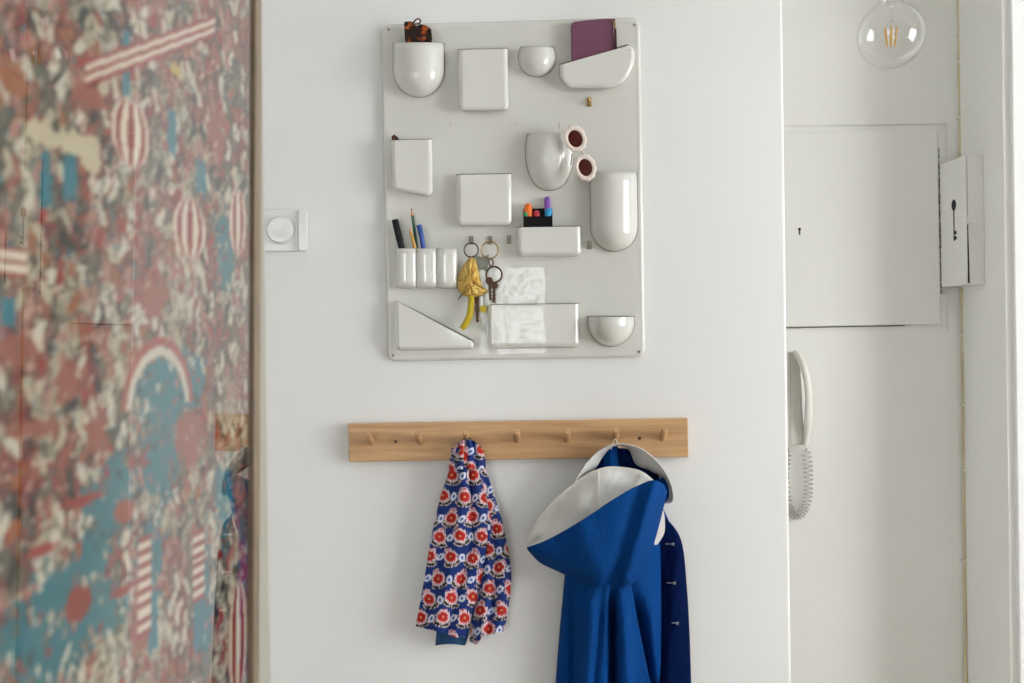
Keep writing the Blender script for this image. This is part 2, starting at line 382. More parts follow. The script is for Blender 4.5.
bm = bmesh.new()
for (a, b, c, d) in ((S1, S2, H0 - .02, H1 + .02), (S0 - .02, S0, H0 - .02, H1 + .02), (S0, S1, H1, H1 + .02), (S0, S1, H0 - .02, H0)):
    add_loops(bm, [[PM(a, c, -.008), PM(b, c, -.008), PM(b, d, -.008), PM(a, d, -.008)], [PM(a, c, .007), PM(b, c, .007), PM(b, d, .007), PM(a, d, .007)]])
bevel(from_bm('frame', bm, M['frame'], pic), .0015)
# the wall the picture hangs on
def WM(s, z, off): v = M0 + Mdir * s + Nn * off; return Vector((v.x, v.y, z))
WO = -.009
r_ = ray(267.5, 341.5); q = CAM + r_ * ((M0 + Nn * WO - CAM).dot(Nn) / r_.dot(Nn)); SE = (q - M0).dot(Mdir)
bm = bmesh.new(); a, b = .26, SE
add_loops(bm, [[WM(a, z, WO), WM(b, z, WO), WM(b, z, -.12), WM(a, z, -.12)] for z in (0, CEIL)])
struct(bevel(from_bm('wall_left', bm, M['edge']), .006))

# ------------------------------------------------------------------ wall organiser
org = empty('wall_organizer', P(515, 190, 0), 'large ivory gloss plastic wall organizer with moulded pockets above the peg rail', 'wall organizer')
def round_poly(pts, radii, n=6):
    out = []; k = len(pts)
    for i in range(k):
        p, a, b = Vector(pts[i]), Vector(pts[i-1]), Vector(pts[(i+1) % k]); r = radii[i]
        if r <= 0: out.append(p); continue
        u, v = (a - p).normalized(), (b - p).normalized(); ang = u.angle(v); t = r / math.tan(ang/2)
        t = min(t, (a-p).length*.49, (b-p).length*.49); r = t * math.tan(ang/2)
        c = p + (u + v).normalized() * (r / math.sin(ang/2))
        s, e = p + u*t - c, p + v*t - c
        for j in range(n + 1):
            f = j / n; w_ = s.angle(e) or 1e-6
            out.append(c + (s * math.sin((1-f)*w_) + e * math.sin(f*w_)) / math.sin(w_))
    return out
def offs(poly, d, closed=True):
    "inward offset for a path whose inside is on its left when going anticlockwise on screen (y down handled by sign)"
    k = len(poly); out = []
    for i in range(k):
        if closed: a, b = poly[i-1], poly[(i+1) % k]
        else: a, b = poly[max(i-1, 0)], poly[min(i+1, k-1)]
        t = (b - a).normalized(); nrm = Vector((t.y, -t.x)); out.append(poly[i] + nrm * d)
    return out
PD = .012    # front of the organiser's panel
cor = [(380.5, 25), (387.5, 361.5), (645.5, 357), (640, 17.5)]      # anticlockwise on screen
ol = round_poly([Vector(c) for c in cor], [9, 9, 9, 9], 8)
bm = bmesh.new(); L = []
for inset, d in ((0, 0), (0, .006), (.5, .010), (1.6, .0125), (3.2, .0128), (4.6, .0122), (5.6, .012), (6.0, .012), (6.5, .012)):
    L.append([P(p.x, p.y, d) for p in offs(ol, inset)])
add_loops(bm, L); from_bm('panel', bm, M['abs'], org, auto=50)
for (x, y) in ((388.5, 29.5), (634.5, 25), (393.2, 355.3), (639, 351.8)):
    bm = bmesh.new(); c = P(x, y, PD); lathe(bm, c, -YA, [(0, .0030), (.0012, .0028), (.0016, .002)], 14); from_bm('screw', bm, M['steel'], org)
M['contact_shade'] = mat('olive_contact_shade', (0.22, 0.21, 0.15), .8)  # olive colour standing in for the shade where pockets meet the panel
def contact_shade(o, outer, inner, mouth):
    "contact shade painted as an olive ribbon round a pocket, thicker at its mouth"
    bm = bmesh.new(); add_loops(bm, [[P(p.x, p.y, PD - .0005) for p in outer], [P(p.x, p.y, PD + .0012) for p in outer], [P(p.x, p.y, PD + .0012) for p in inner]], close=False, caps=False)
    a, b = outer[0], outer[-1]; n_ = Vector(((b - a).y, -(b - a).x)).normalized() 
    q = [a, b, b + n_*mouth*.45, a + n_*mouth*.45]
    prism(bm, [P(p.x, p.y, PD + .0012) for p in q], (0, .0015, 0)); from_bm('shade_line', bm, M['contact_shade'], o, smooth=False)
def scuffs():
    sc = mat('grey_scuff', (.36, .355, .31), .7); rs = random.Random(4)
    for cx_, cy_, n_ in ((453, 124.5, 5), (512, 123, 6)):
        bm = bmesh.new()
        for i in range(n_):
            a = Vector((cx_ + rs.uniform(-4, 4), cy_ + rs.uniform(-2, 3))); b = a + Vector((rs.uniform(-2, 2), rs.uniform(-.5, 3)))
            add_tube(bm, [P(a.x, a.y, PD), P((a.x + b.x)/2 + .4, (a.y + b.y)/2, PD), P(b.x, b.y, PD)], .00035, 5)
        from_bm('scuff_mark', bm, sc, org)
scuffs()
def flat_pocket(path, d, top=True, bev=4, label=None):
    "path: open outline (pixels) of the front face from the top left corner down and round to the top right corner"
    tl, tr = path[0], path[-1]; tdir = (tr - tl).normalized(); k = len(path)
    def inset(a):
        q = offs(path, a, closed=False)
        # ends slide along the mouth
        q[0] = tl + tdir * a; q[-1] = tr - tdir * a
        return q
    prof = [(-1.0, PD - .002), (-.6, PD + .002), (-.2, d * .55), (0, d - .006), (bev*.12, d - .0035), (bev*.4, d - .0013), (bev*.75, d - .0003), (bev, d), (bev + .35, d)]
    L = [[P(p.x, p.y, dd) for p in inset(a)] for a, dd in prof]
    bm = bmesh.new(); vs = add_loops(bm, L, close=False); bm.faces.new(vs[-1])
    o = from_bm('pocket', bm, M['abs2'], org, auto=50); solid(o, .0022, 0)
    o.modifiers.new('normals', 'WEIGHTED_NORMAL')
    contact_shade(o, offs(path, -1.0, closed=False), offs(path, -.1, closed=False), 2.0); return o
def fp(pts, radii, d, bev=4):
    q = round_poly([Vector(p) for p in pts], radii, 6); flat_pocket(q, d, bev=bev)
fp([(459, 50), (459.5, 110), (508.5, 110), (507, 49)], [0, 5, 5, 0], .040)
fp([(391.5, 140.5), (393, 189), (432.5, 196.5), (431.5, 139.5)], [0, 5, 5, 0], .036)
fp([(457.5, 175), (458, 225), (511.5, 224.5), (511, 174)], [0, 5, 5, 0], .036)
fp([(517.5, 227.5), (518, 256), (580.5, 255), (580, 226.5)], [0, 5, 5, 0], .034)
fp([(488.5, 305), (489, 347.5), (578.5, 346.5), (578, 304)], [0, 4, 5, 0], .030)
fp([(396.5, 301), (397.5, 349.5), (473.5, 348), (473, 342)], [0, 4, 3, 2], .032, bev=2.5)
fp([(560.5, 65), (560, 77), (567, 87.5), (609, 87.8), (620, 84), (628.5, 76), (633.5, 65), (634.5, 54), (632.5, 47.5), (628, 46)], [0, 8, 9, 14, 12, 12, 12, 8, 2, 0], .040)
def round_pocket(cx, half, y0, ys, y1, depth, lean=0.0, topdip=1.0, exp=.5, nu=28, nv=26, tuck=0.0):
    "semi-circular pocket: straight from y0 to ys, then a rounded bottom down to y1"
    bm = bmesh.new(); G = []
    for j in range(nv + 1):
        if j < 6: y = y0 + (ys - y0) * j / 6; sc = 1 - tuck * (1 - j/6)**2
        else:
            a = (j - 6) / (nv - 6) * PI/2; y = ys + (y1 - ys) * math.sin(a); sc = max(math.cos(a) ** (2*exp), .01)
        row = []
        for i in range(nu + 1):
            a = -PI/2 + PI * i / nu
            d = PD - .001 + depth * sc * math.cos(a)
            x = cx + lean * (y - y0) + half * sc * math.sin(a)
            row.append(P(x, y - topdip * math.cos(a) * (1 if j < 6 else sc) * (1 - min(j, 6)/6 * .5), d))
        G.append(row)
    add_loops(bm, G, close=False, caps=False)
    o = from_bm('pocket', bm, M['abs2'], org, auto=80); solid(o, .0022, 0)
    left, right = [], []
    for j in range(nv + 1):
        if j < 6: y = y0 + (ys - y0) * j / 6; sc = 1 - tuck * (1 - j/6)**2
        else:
            a = (j - 6) / (nv - 6) * PI/2; y = ys + (y1 - ys) * math.sin(a); sc = max(math.cos(a) ** (2*exp), .01)
        xc = cx + lean * (y - y0); left.append(Vector((xc - half*sc, y))); right.append(Vector((xc + half*sc, y)))
    pth = left + right[::-1]; contact_shade(o, offs(pth, -.9, closed=False), offs(pth, -.1, closed=False), 1.6)
    return o
round_pocket(418.7, 25.2, 43.5, 70, 97, .046)
round_pocket(537, 18.3, 47.5, 58, 76.5, .036, tuck=.13)
round_pocket(549.5, 23.8, 134.5, 152, 190, .046, exp=.42, tuck=.09)
round_pocket(613.5, 23.2, 172.5, 227, 251, .042, lean=.01)
round_pocket(611.2, 22.8, 316.5, 322, 346, .044, topdip=-.6)
# three-bay pen pocket
bm = bmesh.new(); nb = 14; rows = []
for y, k in [(248.5, 1), (255, 1), (265, 1), (275, 1), (281, 1), (284, .93), (286.3, .78), (287.6, .5), (288.2, .2)]:
    row = []
    for b_ in range(3):
        for i in range(nb + (b_ == 2)):
            a = -PI/2 + PI * i / nb; x = 396 + 20.3 * (b_ + .5 + .5 * math.sin(a) * (.96 + .04*k))
            sc = 1.0; cut = 2.2 * (1 - math.cos(a)) * (1 - k) * 0.6
            row.append(P(x + (y - 248) * .012, y - cut, PD + (.010 + .014 * max(math.cos(a), 0) ** .7) * k * (1.0 if not (i == 0 and b_ == 0) and not (b_ == 2 and i == nb) else .0)))
    rows.append(row)
add_loops(bm, rows, close=False, caps=False); solid(from_bm('pocket', bm, M['abs2'], org, auto=60), .002, 0)
# small metal hooks clipped to the panel
for (x, y) in ((589, 102), (471, 240), (490, 240), (509, 239.5), (589.3, 245)):
    bm = bmesh.new(); c = P(x, y, PD); w2 = .0045
    add_box(bm, (c.x - w2, c.y - .002, c.z - .009), (c.x + w2, c.y, c.z + .008))
    add_tube(bm, [c + Vector((0, -.001, .005)), c + Vector((0, -.006, .002)), c + Vector((0, -.008, -.004)), c + Vector((0, -.014, -.005)), c + Vector((0, -.017, .001)), c + Vector((0, -.017, .006))], .0019, 8)
    from_bm('hook', bm, M['steel'] if y > 110 else M['brass'], org)

# ------------------------------------------------------------------ what is in the pockets
# hair claw
t = empty('hair_claw', P(418, 42, .03), 'dark tortoiseshell hair claw sticking out of the top left rounded pocket', 'hair claw')
def slab(name, px, d, th, m, parent, bev=.001, rr=None):
    q = [Vector(p) for p in px]
    if rr: q = round_poly(q, rr)
    bm = bmesh.new(); prism(bm, [P(p.x, p.y, d) for p in q], (0, th, 0)); o = from_bm(name, bm, m, parent)
    if bev: bevel(o, bev, 2)
    return o
slab('jaw', [(404, 26), (406, 55), (430, 55), (432, 38), (431, 29), (426, 25), (420, 24), (416, 26), (413, 22), (410, 21), (404, 21.5)], .034, .006, M['tort'], t, rr=[1]*11)
slab('jaw', [(407, 30), (409, 55), (428, 55), (429, 32), (422, 28)], .024, .005, M['tort'], t, rr=[2]*5)
tube('spring', [P(*p) for p in cat_rom([(413, 24, .036), (415, 20.5, .038), (418, 18.8, .036), (420.5, 20.5, .034), (419, 23.5, .032), (415, 24, .028)], 20)], .0016, M['tort'], t)
# purse
t = empty('zip_purse', P(594, 62, .028), 'plum leather zip purse standing in the slanted top right pocket', 'purse')
slab('body', [(571, 21.5), (572, 76), (616, 74), (613, 18.5)], .034, .014, M['purple'], t, bev=.004, rr=[5, 3, 3, 1])
tube('zip', [P(*p) for p in cat_rom([(574, 22.4, .027), (590, 20.7, .027), (612, 19.4, .027), (614.3, 23, .027), (614.8, 48, .027)], 24)], .0014, M['dpurple'], t)
tube('zip_pull', [P(612.5, 21, .036), P(614.5, 23.5, .037), P(615, 28, .037)], [.0014, .0022, .0014], M['brass'], t)
slab('tassel', [(614.3, 28.5), (614, 50), (617.2, 50), (616.4, 28.5)], .038, .004, M['dpurple'], t, bev=.0008)
# small dark clip end
t = slab('hair_clip', [(391.3, 136.5), (394, 134), (398.5, 138), (398.5, 150), (393.5, 150)], .026, .006, M['tort'], None, rr=[1]*5)
tag(t, 'dark hair clip tip poking from the slanted-bottom pocket on the left', 'hair clip')
# sunglasses
t = empty('sunglasses', P(580, 154, .06), 'pale pink flower-shaped child sunglasses with brown lenses hung on a rounded pocket', 'sunglasses')
def flower(cx, cy, rx, ry, rot, d):
    ca, sa = math.cos(rot), math.sin(rot)
    def E(k, r):
        a = 2*PI*k/80; rr = r * (1 + (.085 * abs(math.sin(a * 5)) if r > .9 else 0)); x, y = rx*rr*math.cos(a), ry*rr*math.sin(a)
        return x*ca - y*sa + cx, x*sa + y*ca + cy
    bm = bmesh.new()
    L = [[P(*E(k, r), dd) for k in range(80)] for r, dd in ((.66, d - .004), (.66, d), (.72, d + .0012), (.93, d + .0012), (1.0, d - .0004), (1.0, d - .003), (.92, d - .004), (.66, d - .004))]
    add_loops(bm, L, caps=False); fr_ = from_bm('rim', bm, M['petal'], t, auto=60)
    bm = bmesh.new(); L = [[P(*E(k, .68 * s), d - .002 + h) for k in range(80)] for s, h in ((1, 0), (.9, .0012), (.6, .002), (.3, .0024), (.02, .0025))]
    add_loops(bm, L); from_bm('lens', bm, M['lens'], t, auto=60)
flower(575.3, 138.8, 10.6, 13.2, -.35, .070); flower(585.3, 167.5, 10.0, 13.2, -.25, .070)
tube('bridge', [P(*p) for p in cat_rom([(580, 150, .069), (583.5, 153, .071), (583, 156.5, .069)], 8)], .0016, M['petal'], t, 8)
tube('temple', [P(*p) for p in cat_rom([(566, 133, .068), (562, 127, .062), (560, 123, .05), (559.5, 130, .03), (560, 150, .026)], 20)], .0016, M['petal'], t, 8)
tube('temple', [P(*p) for p in cat_rom([(576, 160, .067), (572.5, 154, .062), (571, 165, .058)], 14)], .0014, M['petal'], t, 8)
# pens in the three-bay pocket
def rod(name, a, b, r, m, parent=None, n=14, prof=None):
    A, B = Vector(a), Vector(b); L_ = (B - A).length; bm = bmesh.new()
    lathe(bm, A, B - A, prof(L_, r) if prof else [(0, r*.9), (.0006, r), (L_ - .0006, r), (L_, r*.85)], n)
    return from_bm(name, bm, m, parent)
t = empty('marker_pen', P(401, 256, .022), 'black marker pen leaning left in the three-bay pen pocket', 'pen')
rod('barrel', P(403.3, 256, .021), P(399.5, 240, .024), .0058, M['black'], t); rod('cap', P(399.8, 241.2, .024), P(394.8, 219.5, .026), .0064, M['black'], t)
def pencil(a, b, tip, m, label):
    t = empty('pencil', P(*a), label, 'pencil', None)
    A, B, T = P(*a), P(*b), P(*tip)
    rod('shaft', A, B, .0034, m, t, n=6); bm = bmesh.new(); d_ = T - B
    lathe(bm, B, d_, [(0, .0034), (d_.length * .7, .001)], 10); from_bm('point', bm, M['pencil_w'], t)
    rod('lead', B + d_*.7, T, .0009, M['black'] if m is M['pencil_g'] else M['pencil_y'], t, n=8)
pencil((417.5, 254, .020), (412.6, 215.5, .024), (411.3, 208.5, .024), M['pencil_g'], 'dark green pencil with its bare wood point up, tallest in the pen pocket')
pencil((416.2, 252, .0265), (411, 233, .028), (409.6, 227.5, .028), M['pencil_y'], 'short ochre pencil leaning beside the blue pen in the pen pocket')
t = empty('ballpoint_pen', P(424, 256, .024), 'royal blue pen standing right of the pencils in the pen pocket', 'pen')
rod('barrel', P(424.6, 256, .022), P(421.5, 236, .028), .0050, M['pen_db'], t); rod('cap', P(421.6, 237, .028), P(419, 225, .028), .0054, M['pen_db'], t)
rod('clip', P(419.6, 226, .034), P(421.6, 238, .034), .0010, M['pen_db'], t)
# box of markers
t = empty('pen_box', P(538, 232, .028), 'small open black box of coloured markers in the middle pocket', 'box')
bm = bmesh.new(); a, b = P(523.3, 216.5, .0325), P(552.7, 240, .0325); c = P(538, 208.5, .016)
add_box(bm, (a.x, a.y, b.z), (b.x, a.y + .0015, a.z)); add_box(bm, (a.x, c.y - .0015, b.z), (b.x, c.y, c.z))
for x in (a.x, b.x - .0015): 
    prism(bm, [(x, a.y, b.z), (x, c.y, b.z), (x, c.y, c.z), (x, a.y, a.z)], (.0015, 0, 0))
from_bm('box_body', bm, M['black'], t, smooth=False)
def mk(x, y, yb, r, m, label, d, lean=0):
    t = empty('felt_pen', P(x, yb, d), label, 'pen', None)
    pr = lambda L_, r: [(0, r), (L_ - r*1.2, r), (L_ - r*.6, r*.93), (L_ - r*.2, r*.65), (L_, r*.2)]
    rod('barrel', P(x - lean*.3, yb, d), P(x, (y + yb)/2, d), r*.9, m, t)
    rod('cap', P(x, (y + yb)/2 + 1, d), P(x + lean, y, d), r, m, t, prof=pr)
mk(528.5, 203.5, 234, 0.0080, M['pen_o'], 'fat orange marker at the left of the black pen box', .0225, -.5)
mk(548, 196.5, 234, .0062, M['pen_p'], 'violet marker, tallest in the black pen box', .0215, -1)
mk(548.6, 207.8, 234, .0080, M['pen_b'], 'sky blue marker at the right of the black pen box', .0235)
mk(536.5, 210.5, 234, .0062, M['pen_r'], 'crimson marker low in the centre of the black pen box', .024)
mk(526.5, 211.5, 234, .0052, M['pen_g'], 'green marker low in front of the orange one in the pen box', .0255)

# ------------------------------------------------------------------ keys
def key(parent, top, ang, L_, m, d, bow=.008):
    bm = bmesh.new(); c = P(top[0], top[1], d); ax = Vector((math.sin(ang), 0, -math.cos(ang))); sd = Vector((ax.z, 0, -ax.x))
    lathe(bm, c + ax * bow + YA*.001, -YA, [(0, bow), (.0022, bow)], 18)
    q = [(bow*1.6, .0022), (L_, .0022), (L_, -.0012), (L_*.92, -.0038), (L_*.86, -.0014), (L_*.8, -.004), (L_*.73, -.0016), (L_*.66, -.0036), (L_*.6, -.0022), (bow*1.6, -.0022)]
    prism(bm, [c + ax*a + sd*b - YA*.001 for a, b in q], (0, .0018, 0)); return from_bm('key', bm, m, parent)
t = empty('key_bunch', P(471, 243, .026), 'key ring with a gold lame mushroom-shaped charm and yellow strap on the left hook', 'keys')
tube('ring', torus_pts(P(471.2, 250, .029), .0140, XA, ZA), .0013, M['bronze'], t, 8, closed=True)
bm = bmesh.new(); pl = cat_rom([(468.5, 258.5), (461, 269), (457.5, 281), (458.5, 291), (464, 296), (474, 297.5), (483, 295), (488, 290.5), (483, 287.5), (480.5, 280), (478.5, 270), (475.5, 260), (471.5, 256.5), (468.5, 258.5)], 61)[:-1]
cx, cy = 470, 281; L = []
for k, dd in ((.9, -.002), (1, .003), (.97, .007), (.85, .011), (.6, .0145), (.3, .0165), (.05, .017)): L.append([P(cx + (x-cx)*k, cy + (y-cy)*k, .024 + dd + (.0016*math.sin((x + y*1.6)*.9) if .2 < k < .97 else 0)) for x, y in pl])
add_loops(bm, L); ch = from_bm('charm', bm, M['gold'], t, auto=70)
for a_, b_ in (((459, 281), (477, 273)), ((463, 294), (481, 282))):
    tube('stitched_line', [P(x, y, .0425 - .008*abs(i-4)/4) for i, (x, y) in enumerate(cat_rom([a_, ((a_[0]+b_[0])/2, (a_[1]+b_[1])/2 - 1.5), b_], 9))], .0008, M['brass'], ch, 6)
tube('cross_pin', [P(463, 293, .034), P(458, 299.5, .034)], .001, M['bronze'], t, 8)
bm = bmesh.new(); pts = cat_rom([(471.5, 296, .030), (471, 306, .032), (469.5, 315, .033), (466, 323, .034), (461.5, 329, .034)], 22)
add_tube(bm, [P(*p) for p in pts], [.0055 + .0012*math.sin(PI*i/21) for i in range(22)], 10); from_bm('strap', bm, M['yellow'], t)
key(t, (475.5, 294), .05, .056, M['bronze'], .024, .006); key(t, (478, 290), -.05, .05, M['bronze'], .022, .006)
t = empty('key_bunch', P(490, 243, .026), 'two linked rings of brown and nickel keys with a grey ribbon on the second hook', 'keys')
tube('ring', torus_pts(P(489.7, 250, .029), .0165, XA, ZA), .0013, M['brass'], t, 8, closed=True)
tube('ring', torus_pts(P(494, 274.5, .029), .0155, XA, ZA), .0017, M['bronze'], t, 8, closed=True)
tube('link', torus_pts(P(491, 262.5, .029), .0075, Vector((.5, .86, 0)), ZA, 16), .0014, M['bronze'], t, 8, closed=True)
slab('ribbon', [(476, 256), (475, 268), (480, 276), (486, 279), (488, 262), (489, 254), (482, 257)], .020, .0015, M['greyfab'], t, bev=0)
key(t, (489, 277), .05, .046, M['bronze'], .030, .0075); key(t, (495, 282), -.1, .040, M['bronze'], .034, .007); key(t, (492, 282), .12, .042, M['steel'], .026, .007)
key(t, (482, 270), -.02, .085, M['silver'], .0215, .007); key(t, (485, 272), .1, .074, M['silver'], .019, .007)
bm = bmesh.new(); lathe(bm, P(483.5, 309, .022), -YA, [(0, .0075), (.003, .0075)], 18); from_bm('tag', bm, M['yellow'], t)

# ------------------------------------------------------------------ light switch
t = empty('light_switch', P(282, 230, 0), 'white rotary light switch on the wall by the picture frame', 'light switch')
def qslab(name, x0, x1, y0, y1, d0, d1, m, parent, r=3, bev=.002):
    q = round_poly([Vector(p) for p in ((x0, y0), (x0, y1), (x1, y1), (x1, y0))], [r]*4)
    bm = bmesh.new(); add_loops(bm, [[P(p.x, p.y, d0) for p in q], [P(p.x, p.y, d1) for p in q]]); o = from_bm(name, bm, m, parent)
    if bev: bevel(o, bev)
    return o
qslab('base_plate', 255, 307, 209.5, 251.5, 0, .008, M['switch'], t)
qslab('raised_edge', 297.5, 307.5, 209.5, 251.5, .0, .017, M['switch'], t, bev=.003)
bm = bmesh.new(); lathe(bm, P(281, 230.3, .008), -YA, [(0, .0285), (.004, .028), (.0045, .0265), (.011, .0262), (.0135, .024), (.014, .02), (.0125, .008), (.0125, .001)], 40); from_bm('dial', bm, M['switch'], t)

# ------------------------------------------------------------------ peg rail
t = empty('peg_rail', P(518, 458, 0), 'long light wooden rail with seven round pegs on the white wall', 'peg rail')
c = [(348.2, 423.5), (349, 461.8), (688.3, 456.8), (687.6, 417.8)]
bm = bmesh.new(); add_loops(bm, [[P(x, y, 0) for x, y in c], [P(x, y, .022) for x, y in c]]); bevel(from_bm('board', bm, M['wood'], t), .0015)
for x in (371.5, 420.5, 467.5, 517.5, 567.0, 615.0, 662.5):
    y = 442 - (x - 370) * .0145
    c0 = P(x, y, .022); bm = bmesh.new(); ax = Vector((0, -1, .50)).normalized()
    lathe(bm, c0 - ax*.003, ax, [(0, .0062), (.040, .0062), (.0445, .0058), (.046, .0045)], 18); from_bm('peg', bm, M['wood'], t)
for x, y in ((395.8, 441.5), (639.5, 438.3)):
    bm = bmesh.new(); c0 = P(x, y, .0222)
    lathe(bm, c0, -YA, [(0, .0034), (.0006, .0032)], 14); add_box(bm, (c0.x - .003, c0.y - .0012, c0.z - .0006), (c0.x + .003, c0.y - .0005, c0.z + .0006)); from_bm('screw', bm, M['bronze'], t)

# ------------------------------------------------------------------ cloth
def sheet(name, A, B, depth, m, parent, nu=60, nv=60, thick=.0016, off=0, dy=None, colour=None, offset=0, wrk=0):
    "surface between the pixel curves A (u=0) and B (u=1); both run v=0..1"
    a, b = cat_rom(A, nv), cat_rom(B, nv); V = []; uvs = []
    for j in range(nv):
        v = j / (nv - 1)
        for i in range(nu):
            u = i / (nu - 1); x = a[j][0]*(1-u) + b[j][0]*u; y = a[j][1]*(1-u) + b[j][1]*u
            if dy: y += dy(u, v)
            dd = depth(u, v, x, y)
            if wrk: dd += wrk*(math.sin(x*.31 + 2.1*math.sin(y*.05 + x*.02)) * math.sin(y*.13 + 1.7*math.sin(x*.11)) + .5*math.sin(x*.7 + y*.21 + 1.3*math.sin(y*.17)))
            if y < 464: dd = max(dd, .027)
            V.append(P(x, y, dd)); uvs.append((x, y))
    Fc = [(j*nu+i, j*nu+i+1, (j+1)*nu+i+1, (j+1)*nu+i) for j in range(nv-1) for i in range(nu-1)]
    me = bpy.data.meshes.new(name); me.from_pydata(V, [], Fc)
    if colour is not None:
        C = colour(np.array(uvs)); ca = me.color_attributes.new('print', 'FLOAT_COLOR', 'POINT')
        ca.data.foreach_set('color', np.concatenate([C, np.ones((len(C), 1))], -1).reshape(-1).astype(np.float32))
    o = link(name, me, m, parent, auto=180); solid(o, thick, offset); return o
def g(x, c, s): return math.exp(-((x - c)/s)**2)
def sst(a, b, x):
    t_ = min(max((x - a)/(b - a), 0), 1); return t_*t_*(3 - 2*t_)

# floral garment
fl = empty('floral_garment', P(467, 443, .03), 'blue cotton garment printed with red flowers hanging from the third peg', 'garment')
def floral(shift):
    def f(uv):
        x, y = uv[:, 0] + shift[0], uv[:, 1] + shift[1]
        x = x + 1.2*np.sin(y*.11) ; C = np.tile(np.array((.006, .028, .17)), (len(x), 1))
        n1 = np.sin(x*2.3 + 1.7*np.sin(y*1.9)) * np.sin(y*2.1 + np.sin(x*1.3))
        def lattice(sx, sy, ox, oy, stag=.5):
            r = np.floor((y - oy)/sy); xx = x - ox - r*sx*stag; c_ = np.floor(xx/sx)
            ja, jb, jr = np.sin(c_*12.9 + r*7.3)*1.5, np.sin(c_*5.1 + r*3.7)*1.4, np.sin(c_*3.3 + r*9.1)*.35
            a, b = (np.mod(xx, sx) - sx/2) - ja, (np.mod(y - oy, sy) - sy/2) - jb
            return a*np.cos(jr) + b*np.sin(jr), -a*np.sin(jr) + b*np.cos(jr)
        def put(mk, col):
            C[mk] = col
        a, b = lattice(21.5, 20.3, 0, 0)
        fr_ = np.sqrt(((a)/6.2)**2 + ((b+1)/6.4)**2)
        # leaves
        for sx in (-1, 1):
            la = np.sqrt(((a - sx*4.2)/4.4)**2 + ((b - 7.8 + sx*a*.35)/2.4)**2)
            put(la + .25*n1 < 1.1, (.55, .45, .45)); put(la + .2*n1 < .72, (.012, .02, .015))
        put((abs(a) < .8) & (b > 3) & (b < 10), (.03, .05, .03))
        # crown of buds above
        cb = np.sqrt((a/3.4)**2 + ((b + 8)/3.6)**2); put(cb + .35*n1 < 1, (.62, .42, .48)); put(cb + .5*n1 < .5, (.40, .03, .05))
        put(fr_ + .22*n1 < 1.10, (.70, .54, .56)); put(fr_ + .12*n1 < .80, (.46, .018, .014)); put((fr_ < .5) & (n1 > .2), (.27, .006, .008))
        put(np.sqrt(a**2 + (b+1)**2) < 1.1, (.65, .30, .12))
        # paisleys between
        a, b = lattice(21.5, 20.3, 10.75, 0); pr = np.sqrt(((a + b*.25)/3.0)**2 + (b/4.1)**2)
        put(pr < 1, (.62, .66, .78)); put((pr < .42), (.05, .10, .34))
        return C
    return f
MF = attr_mat('floral_print_cotton', .8, bump=.12, bscale=150)
dpl = lambda u, v, x, y: (.010 + (.030 + .016*v) * math.sin(PI*min(max(u, 0), 1))**.7 * (1 + .0*v) + .004*math.sin(u*17 + v*3)*sst(0, .3, v) - .010*g(u, .62 - .1*v, .05)*sst(.05, .3, v)) 
sheet('side_panel', [(462, 446), (466, 472), (474, 500), (478, 540), (474, 585), (470, 640)], [(481, 447), (485.5, 468), (494, 495), (504, 530), (511, 578), (504.5, 631)],
      lambda u, v, x, y: .021 + .024*math.sin(PI*u)**.6 + .005*math.sin(u*13 + v*4) - .009*g(u, .55, .08), MF, fl, 90, 220, wrk=.0009, colour=floral((6, 9)),
      dy=lambda u, v: (6*g(u, .18, .14) - 2*g(u, .4, .12)) * sst(.85, 1, v))
sheet('front_panel', [(452, 448), (449.5, 470), (440, 500), (431, 540), (424, 582), (416, 626)], [(481, 446), (479, 470), (487, 500), (492, 535), (480, 590), (466, 637)],
      lambda u, v, x, y: .027 + .034*math.sin(PI*min(u*.93 + .03, 1))**.6 + .006*math.sin(u*15 + 2*v)*sst(0, .25, v) - .012*g(u, .70 - .08*v, .05)*(1-v) , MF, fl, 130, 230, wrk=.0009, colour=floral((0, 0)),
      dy=lambda u, v: (4*u*(1-u) + 2*g(u, .8, .1)) * sst(.85, 1, v))
sheet('gathered_top', [(456, 447), (451, 454), (449, 470)], [(478, 446), (484, 452), (485.5, 468)],
      lambda u, v, x, y: .036 + .030*math.sin(PI*u)**.5*(.55 + .45*v) + .005*math.sin(u*24), MF, fl, 80, 60, colour=floral((3, 6)), dy=lambda u, v: -7*math.sin(PI*u)**.6*(1-v))
sheet('lining', [(437, 622), (436.5, 634), (435.5, 645.5)], [(470, 626), (468, 636), (465, 645.5)], lambda u, v, x, y: .024 + .012*math.sin(PI*u), mat('teal_blue_lining', (.006, .06, .16), .8), fl, 20, 12, dy=lambda u, v: -1.5*math.sin(PI*u)*v)
tube('hanging_loop', [P(*p) for p in cat_rom([(463, 446, .040), (463.5, 440, .045), (467, 436.5, .047), (471, 440, .045), (472, 446, .040)], 16)], .0014, M['bronze'], fl, 8)

